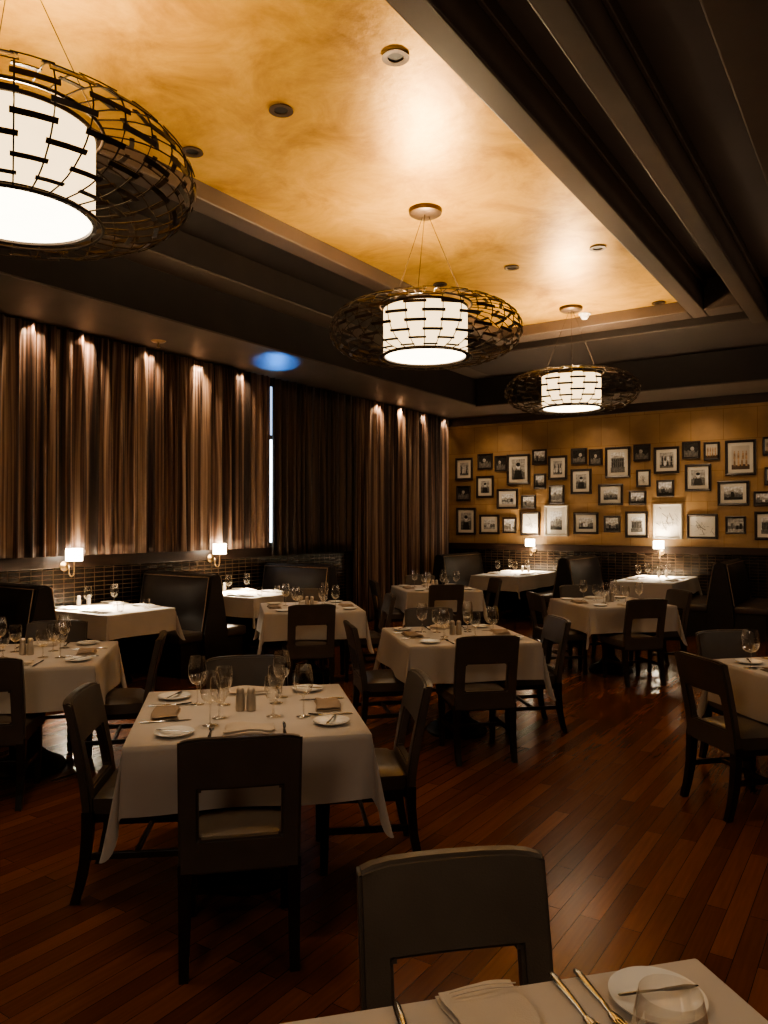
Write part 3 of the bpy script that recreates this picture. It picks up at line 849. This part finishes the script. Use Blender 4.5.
# ------------------------------------------------------------------ pendants
def cage_profile(t):
    """t 0 bottom inner ring .. 1 top inner ring; returns r, z relative to drum bottom"""
    a = -PI / 2 + PI * t
    r = .385 + .41 * math.cos(a) ** .85 if abs(math.cos(a)) > 1e-6 else .385
    z = .215 + .22 * math.sin(a)
    return r, z
def build_pendant():
    t = thing('pendant_chandelier', '', 'pendant lamp')
    finish(lathe(bmesh.new(), [(.350, .02), (.350, .40), (.345, .40), (.345, .02)], 64, close=True), 'lamp_shade', M['shade'], t, smooth=.8)
    d = finish(lathe(bmesh.new(), [(0, .012), (.332, .012), (.337, .018), (0, .018)], 64), 'diffuser', M['diffuser'], t, smooth=.8)
    for z, r in ((.012, .351), (.405, .351)):
        bm = lathe(bmesh.new(), [(r - .014, z - .010), (r + .006, z - .010), (r + .006, z + .010), (r - .014, z + .010)], 64, close=True)
        finish(bm, 'shade_ring', M['bronze'], t, smooth=.8)
    NW = 36
    bm = bmesh.new()
    for k in range(NW):
        a = 2 * PI * k / NW
        pts = []
        for q in range(17):
            r, z = cage_profile(q / 16); pts.append((r * math.cos(a), r * math.sin(a), z))
        tube(bm, pts, .0036, 5)
    for tt, rad in ((0, .007), (1, .009)):
        r, z = cage_profile(tt)
        tube(bm, [(r * math.cos(2 * PI * k / 60), r * math.sin(2 * PI * k / 60), z) for k in range(60)], rad, 6, closed=True)
    finish(bm, 'wire_cage', M['bronze'], t, smooth=1.2)
    bm = bmesh.new()
    rows = 10
    for j in range(rows):
        tt = (j + .8) / (rows + .6)
        r, z = cage_profile(tt); r += .006
        r2, z2 = cage_profile(tt + .012); tx, tz = (r2 - r + .006), (z2 - z); ln = math.hypot(tx, tz); tx, tz = tx / ln, tz / ln
        hw = .0115
        for k in range(NW):
            if (k + j) % 2: continue
            a0, a1 = 2 * PI * (k - .12) / NW, 2 * PI * (k + 1.12) / NW
            vs = []
            for a in (a0, (a0 + a1) / 2, a1):
                for s in (-1, 1):
                    for o_ in (0, .005):
                        rr_ = r + s * hw * tx + o_ * tz; zz = z + s * hw * tz - o_ * tx
                        vs.append(bm.verts.new((rr_ * math.cos(a), rr_ * math.sin(a), zz)))
            for b in (0, 4):
                A, B = vs[b:b + 4], vs[b + 4:b + 8]
                for p_, q_ in ((0, 1), (1, 3), (3, 2), (2, 0)): bm.faces.new((A[p_], A[q_], B[q_], B[p_]))
            bm.faces.new((vs[0], vs[1], vs[3], vs[2])); bm.faces.new((vs[8], vs[10], vs[11], vs[9]))
    finish(bm, 'cage_slats', M['bronze'], t)
    H = 4.27 - 3.03
    finish(lathe(bmesh.new(), [(0, H - .055), (.11, H - .05), (.135, H - .035), (.14, H - .01), (.14, H), (0, H)], 36), 'canopy', M['canopy'], t, smooth=.7)
    r1, z1 = cage_profile(1)
    for k in range(3):
        a = 2 * PI * k / 3 + .9
        finish(tube(bmesh.new(), [(.03 * math.cos(a), .03 * math.sin(a), H - .05), (r1 * math.cos(a), r1 * math.sin(a), z1)], .0022, 6), 'cable', M['bronze'], t, smooth=1)
    for k in range(3):                      # spokes that carry the shade from the cage ring
        a = 2 * PI * k / 3 + .9
        finish(tube(bmesh.new(), [(.345 * math.cos(a), .345 * math.sin(a), .405), (r1 * math.cos(a), r1 * math.sin(a), z1)], .005, 6), 'bracket', M['bronze'], t, smooth=1)
    finish(tube(bmesh.new(), [(0, 0, .25), (0, 0, .40)], .02, 10), 'lamp_holder', M['bronze'], t, smooth=1)
    return t
pend = Maker(build_pendant)
PEND = [((-3.29, 1.91), 'large glowing drum pendant in a wire cage, nearest and cut by the left edge'),
        ((-3.22, 5.45), 'glowing drum pendant in a wire cage, middle of the three'),
        ((-3.22, 8.93), 'glowing drum pendant in a wire cage, farthest and smallest of the three')]
for (x, y), lb in PEND:
    pend((x, y, 3.03), 0, lb, 'wire cage pendants under the gold ceiling')
    light('POINT', 'pendant_bulb', (x, y, 3.36), 105, (1, .74, .46), .10)

# ------------------------------------------------------------------ ceiling fixtures
def build_spot():
    t = thing('recessed_downlight', '', 'ceiling light')
    finish(lathe(bmesh.new(), [(.045, -.002), (.075, -.004), (.078, -.012), (.045, -.010)], 28, close=True), 'trim_ring', M['canopy'], t, smooth=.8)
    finish(lathe(bmesh.new(), [(0, -.003), (.046, -.003), (.046, -.001), (0, -.001)], 24), 'lens', M['iron'], t, smooth=.8)
    return t
spot = Maker(build_spot)
for (x, y), d in {(-2.29, 3.55): 'on the gold ceiling by the top edge, right of the dark one', (-3.19, 3.61): 'on the gold ceiling, dark and alone between the near pendants',
               (-4.07, 3.67): 'on the gold ceiling beside the nearest pendant cage', (-3.21, 7.17): 'on the gold ceiling between middle and farthest pendants',
               (-2.30, 7.11): 'on the gold ceiling near its right edge', (-4.09, 7.24): 'on the gold ceiling just above the middle pendant cage',
               (-2.28, 9.30): 'in the far right corner of the gold ceiling'}.items():
    spot((x, y, 4.27), 0, 'small recessed downlight ' + d, 'recessed downlights in the gold ceiling')
sd = finish(lathe(bmesh.new(), [(0, -.075), (.035, -.07), (.05, -.045), (.055, -.02), (.075, -.015), (.075, 0), (0, 0)], 24), 'smoke_detector', M['white'], smooth=.7)
sd.location = (-3.17, 9.28, 4.27); tag(sd, 'white round smoke detector at the far end of the gold ceiling', 'smoke detector')
t = thing('ceiling_sprinkler', 'copper coloured round sprinkler on the soffit above the left curtain', 'sprinkler', (-6.92, 5.75, 3.72))
finish(lathe(bmesh.new(), [(0, -.02), (.03, -.02), (.07, -.012), (.085, 0), (0, 0)], 28), 'escutcheon', M['brass'], t, smooth=.7)
finish(lathe(bmesh.new(), [(0, -.075), (.022, -.075), (.022, -.07), (.008, -.066), (.010, -.02), (0, -.02)], 16), 'sprinkler_head', M['brass'], t, smooth=.7)

# ------------------------------------------------------------------ framed pictures on the back wall
FPX = 760.; CH_ = 1.66; VPY = 522.; YAW = math.radians(33.7)
sy_, cy_ = math.sin(YAW), math.cos(YAW)
# measured wall positions: (column start, top, column end, bottom) in survey units of the picture wall
def wall_pt(u, v, yb):
    X = (u - 384) / FPX; dy = cy_ + X * sy_; t_ = yb / dy
    return (-sy_ + X * cy_) * t_, CH_ + (VPY - v) / FPX * t_
A = lambda a: tuple((430 + a[0] / 4.518, 400 + a[1] / 4.518, 430 + a[2] / 4.518, 400 + a[3] / 4.518))
B = lambda a: tuple((598 + a[0] / 4.518, 400 + a[1] / 4.518, 598 + a[2] / 4.518, 400 + a[3] / 4.518))
PIC = [  # box, style, row text
    (A((118, 262, 195, 362)), 'group', 'of standing figures, top left of the picture wall'),
    (A((122, 388, 184, 455)), 'dark', 'dark and small, left end of the wall, second down'),
    (A((122, 487, 208, 608)), 'portrait', 'portrait with grey mat, bottom left of the wall'),
    (A((218, 243, 285, 313)), 'dark', 'dark and small, second along the top row'),
    (A((212, 343, 290, 442)), 'portrait', 'portrait with white mat, second column below the small dark picture'),
    (A((225, 518, 315, 606)), 'land', 'landscape, second along the bottom row'),
    (A((295, 252, 350, 322)), 'dark', 'dark and narrow, third along the top row'),
    (A((305, 402, 400, 492)), 'land', 'landscape with wide white mat, third column, middle height'),
    (A((330, 530, 393, 602)), 'full', 'small, third along the bottom row'),
    (A((350, 245, 452, 382)), 'portrait', 'tall portrait, fourth along the top row'),
    (A((415, 430, 480, 492)), 'full', 'small, just above the left glowing sketch'),
    (A((412, 505, 498, 612)), 'sketch', 'bright pale sketch right above the left sconce'),
    (A((465, 223, 530, 292)), 'full', 'small, fifth along the top row'),
    (A((472, 333, 526, 402)), 'full', 'small upright, below the fifth of the top row'),
    (A((537, 252, 622, 360)), 'group', 'upright group, sixth along the top row'),
    (A((540, 385, 608, 470)), 'full', 'small, above the large white framed print'),
    (A((518, 475, 625, 615)), 'bigwhite', 'large white framed print, right of the left sconce'),
    (A((640, 218, 712, 290)), 'dark', 'small dark, seventh along the top row'),
    (A((638, 312, 732, 425)), 'portrait', 'upright mountain view, below the seventh of the top row'),
    (A((650, 508, 762, 606)), 'land', 'wide landscape, bottom row, between the white framed print and a small one'),
    (A((720, 222, 781, 295)), 'dark', 'small dark portrait left of the large columned building'),
    (B((3, 380, 115, 475)), 'land', 'wide townscape below the large columned building'),
    (B((35, 212, 148, 352)), 'build', 'large columned building, upper middle of the wall'),
    (B((163, 200, 240, 275)), 'dark', 'small dark, right of the large columned building'),
    (B((175, 315, 240, 393)), 'sketch', 'small pale sketch, middle of the wall, second row'),
    (B((142, 410, 220, 475)), 'full', 'small wide view below the small pale sketch'),
    (B((28, 523, 102, 598)), 'full', 'small square, bottom row, left of the tall house print'),
    (B((125, 503, 228, 622)), 'build', 'tall house print, bottom row, left of the right sconce'),
    (B((255, 212, 370, 332)), 'group', 'group in two rows with white mat, above the right sconce'),
    (B((267, 362, 345, 437)), 'full', 'small square, directly above the big glowing sketch'),
    (B((250, 468, 382, 628)), 'bigsketch', 'big glowing white framed sketch above the right sconce'),
    (B((383, 187, 465, 265)), 'dark', 'dark square, top row, left of the small sepia print'),
    (B((395, 290, 513, 412)), 'portrait', 'upright view with white mat, below the dark square'),
    (B((402, 515, 542, 628)), 'sketch2', 'wide pale drawing, bottom row, right of the glowing sketch'),
    (B((480, 190, 552, 272)), 'sepia', 'small unmatted sepia print, top row'),
    (B((577, 180, 717, 340)), 'bigsepia', 'largest sepia picture at the upper right'),
    (B((542, 365, 685, 477)), 'land', 'wide landscape below the largest sepia picture'),
    (B((577, 525, 668, 605)), 'dark2', 'small dark seascape, bottom row near the right end'),
    (B((747, 165, 825, 250)), 'sepia', 'cut by the right picture edge, topmost'),
    (B((755, 303, 835, 385)), 'sepia', 'small, cut by the right picture edge, second from top'),
    (B((705, 412, 815, 480)), 'full', 'wide view, cut by the right picture edge, third from top'),
    (B((708, 503, 820, 632)), 'build', 'upright building, cut by the right edge, bottom row'),
]
def picture_mesh(w, h, style, rr):
    """a monochrome print: tonal areas cut as flat shapes, ground at y=0 facing -y"""
    bm = bmesh.new(); lay = [0]
    def poly(pts, mi):
        lay[0] += 1
        f = bm.faces.new([bm.verts.new((max(-w, min(w, x * w)), -.0006 * lay[0], max(-h, min(h, z * h)))) for x, z in pts]); f.material_index = mi
    def rect(x0, z0, x1, z1, mi): poly([(x0, z0), (x1, z0), (x1, z1), (x0, z1)], mi)
    def blob(cx, cz, rx, rz_, mi, n=10):
        poly([(cx + rx * math.cos(2 * PI * k / n), cz + rz_ * math.sin(2 * PI * k / n)) for k in range(n)], mi)
    def hills(base, amp, mi):
        poly([(-1, -1), (1, -1)] + [(1 - 2 * k / 10, base + amp * rr.uniform(-1, 1)) for k in range(11)], mi)
    def figure(x, z, s, mi):
        blob(x, z + .32 * s, .09 * s, .11 * s, mi); poly([(x - .16 * s, z - .5 * s), (x + .16 * s, z - .5 * s), (x + .13 * s, z + .2 * s), (x - .13 * s, z + .2 * s)], mi)
    if style in ('land', 'full', 'dark2'):
        rect(-1, -1, 1, 1, 0 if style != 'dark2' else 1)
        hills(.25, .25, 1); hills(-.1, .2, 2); hills(-.6, .12, 3 if rr.random() < .5 else 1)
        for k in range(3): x = rr.uniform(-.9, .6); rect(x, -.6, x + .3, rr.uniform(-.2, .3), rr.choice((0, 2, 3)))
    elif style == 'build':
        rect(-1, -1, 1, 1, 0); hills(-.5, .05, 2)
        rect(-.9, -.6, .9, .42, 2); poly([(-.9, .42), (.9, .42), (.7, .62), (-.5, .66)], 1)
        for k in range(6): rect(-.8 + k * .28, -.45, -.68 + k * .28, .02, 3); rect(-.8 + k * .28, .1, -.68 + k * .28, .32, 3)
    elif style in ('group',):
        rect(-1, -1, 1, 1, 1); hills(-.6, .05, 2)
        for z in (.25, -.35):
            for k in range(4): figure(-.66 + .44 * k + rr.uniform(-.05, .05), z, .75, rr.choice((3, 3, 0)))
    elif style == 'portrait':
        rect(-1, -1, 1, 1, 1); hills(.0, .3, 2)
        blob(0, .28, .3, .3, 0); poly([(-.7, -1), (.7, -1), (.45, -.1), (-.45, -.1)], 3); blob(0, .48, .32, .2, 3)
    elif style == 'dark':
        rect(-1, -1, 1, 1, 3); hills(-.2, .3, 2); blob(rr.uniform(-.3, .3), .2, .28, .3, 1); poly([(-.5, -.8), (.3, -.8), (.1, -.2), (-.2, -.1)], 2)
    else:   # drawings: thin strokes on pale paper
        rect(-1, -1, 1, 1, 4)
        for k in range(26):
            x, z = rr.gauss(0, .38), rr.gauss(0, .34); a, l = rr.uniform(0, PI), rr.uniform(.1, .35)
            dx, dz = l * math.cos(a), l * math.sin(a)
            poly([(x - dx, z - dz), (x + dx, z + dz), (x + dx + .03, z + dz + .03), (x - dx + .03, z - dz + .03)], rr.choice((1, 2, 2)))
    if style in ('sepia', 'bigsepia'): pass
    return bm
for i, (q, style, d) in enumerate(PIC):
    rr = random.Random(300 + i)
    x0, z1 = wall_pt(q[0], q[1], YB); x1, z0 = wall_pt(q[2], q[3], YB)
    xa, zc_ = (x0 + x1) / 2, 0
    # top and bottom read on the middle of the frame
    um = (q[0] + q[2]) / 2
    _, z1 = wall_pt(um, q[1], YB); _, z0 = wall_pt(um, q[3], YB)
    w, h = (x1 - x0) / 2, (z1 - z0) / 2
    small = min(w, h) < .17
    fw = .032 if small else .04
    white = style in ('bigwhite', 'bigsketch')
    t = thing('framed_picture', ('white framed picture ' if white else 'dark framed picture ') + d, 'picture', (xa, YB - .004, (z0 + z1) / 2), 0, 'framed pictures on the gold wall')
    bm = bmesh.new()
    ring = lambda a, b, y: [bm.verts.new(p) for p in ((-a, y, -b), (a, y, -b), (a, y, b), (-a, y, b))]
    rs = [ring(w, h, 0), ring(w, h, -.028), ring(w - fw * .35, h - fw * .35, -.034), ring(w - fw, h - fw, -.022), ring(w - fw, h - fw, -.004)]
    for a, b in zip(rs, rs[1:]):
        for k in range(4): bm.faces.new((a[k], a[(k + 1) % 4], b[(k + 1) % 4], b[k]))
    finish(bm, 'frame', M['whiteframe'] if white else M['frame'], t)
    iw, ih = w - fw, h - fw
    matted = style in ('land', 'build', 'group', 'portrait', 'bigwhite', 'bigsepia') and not small
    if matted:
        finish(bx(-iw, iw, -.010, -.006, -ih, ih), 'mat_board', M['mat'], t)
        mw = .055 if style != 'bigwhite' else .075
        pw, phh = iw - mw, ih - mw
    else: pw, phh = iw, ih
    st = {'bigwhite': 'land', 'bigsepia': 'group', 'sepia': 'group', 'bigsketch': 'draw', 'sketch2': 'draw', 'sketch': 'draw'}.get(style, style)
    mats = PR + [M['mat']]
    if 'sepia' in style: mats = [M['sepia'], M['whiteframe'], M['plaster'], M['sepia'], M['mat']]
    p_ = finish(picture_mesh(pw, phh, st, rr), 'print', mats, t, recalc=False)
    p_.location = (0, -.011, 0)

# ------------------------------------------------------------------ lights
WARM = (1, .66, .34)
for y, pw in ((4.42, 1.0), (5.02, 1.4), (5.88, 1.0), (6.65, 1.1), (7.41, .9), (10.67, .9), (11.36, .8), (12.15, .7), (13.0, .5)):
    light('SPOT', 'curtain_washer', (XW + .25, y, 3.70), 20 * pw, (1, .69, .43), .02, (0, math.radians(24), 0), math.radians(86), 1)
for key, (c, *_r) in TABLES.items():
    light('SPOT', 'table_spot', (c[0], c[1], 4.05), 66, (1, .76, .52), .05, (0, 0, 0), math.radians(27), 1)
light('SPOT', 'table_spot', (-.35, 1.1, 4.05), 36, (1, .74, .48), .05, (0, 0, 0), math.radians(44), .8)
light('SPOT', 'window_glow', (XW + .24, 8.02, 3.22), 26, (.05, .30, 1), .02, Vector((.40, -.46, .50)).to_track_quat('-Z', 'Y').to_euler(), math.radians(44), .4)
for x in (-6.2, -4.4, -2.6, -.8):
    light('SPOT', 'picture_light', (x, 12.3, 3.66), 20, (1, .72, .45), .05, (math.radians(28), 0, 0), math.radians(100), .9)
light('SPOT', 'floor_spot', (-2.29, 3.55, 4.2), 60, (1, .74, .42), .03, Vector((1.19, -.5, -4.2)).to_track_quat('-Z', 'Y').to_euler(), math.radians(11), .7)  # added spot that imitates the far pendant's reflection on the floor
for x, y, p in ((2.2, 1.5, 22), (2.2, 6.0, 30), (1.6, 10.5, 22)):  # fill lights added out of view to lift ceiling and dark parts
    light('POINT', 'neighbour_lamp', (x, y, 2.9), p, (1, .82, .62), .4)
light('POINT', 'neighbour_lamp', (-6.6, .2, 3.0), 10, (1, .74, .50), .4)
light('POINT', 'neighbour_lamp', (-1.0, -1.5, 2.9), 34, (1, .86, .70), .5)  # fill added behind the camera for the dark chair backs
def cove(x, y, z, sx, sy, p):  # added strips that brighten the right ceiling recesses, no fixture there
    o = light('AREA', 'cove_strip', (x, y, z), p, (1, .74, .50), rot=(PI, 0, 0), size=1)
    o.data.shape = 'RECTANGLE'; o.data.size = sx; o.data.size_y = sy
cove(-1.60, 4.2, 4.16, .10, 9.5, 1.7)
cove(-1.0, 4.2, 4.16, .12, 11, 2.0)
cove(.6, 4.5, 4.0, .3, 11, 5.0)


w = bpy.data.worlds.new('World'); scene.world = w; w.use_nodes = True
w.node_tree.nodes['Background'].inputs['Color'].default_value = (.02, .014, .010, 1)
w.node_tree.nodes['Background'].inputs['Strength'].default_value = .3

# ------------------------------------------------------------------ camera
cam = bpy.data.cameras.new('camera'); co = bpy.data.objects.new('camera', cam); col.objects.link(co)
cam.sensor_fit = 'HORIZONTAL'; cam.sensor_width = 36; cam.lens = 760 / 768 * 36
cam.clip_start = .02
co.location = (0, 0, CH_); co.rotation_euler = (math.radians(90.754), 0, YAW)
scene.camera = co
scene.view_settings.view_transform = 'AgX'
scene.view_settings.look = 'AgX - Medium High Contrast'
scene.view_settings.exposure = 1.0
scene.cycles.use_denoising = True
scene.cycles.max_bounces = 8
scene.cycles.transparent_max_bounces = 16
scene.cycles.caustics_reflective = False; scene.cycles.caustics_refractive = False
scene.cycles.sample_clamp_indirect = 6
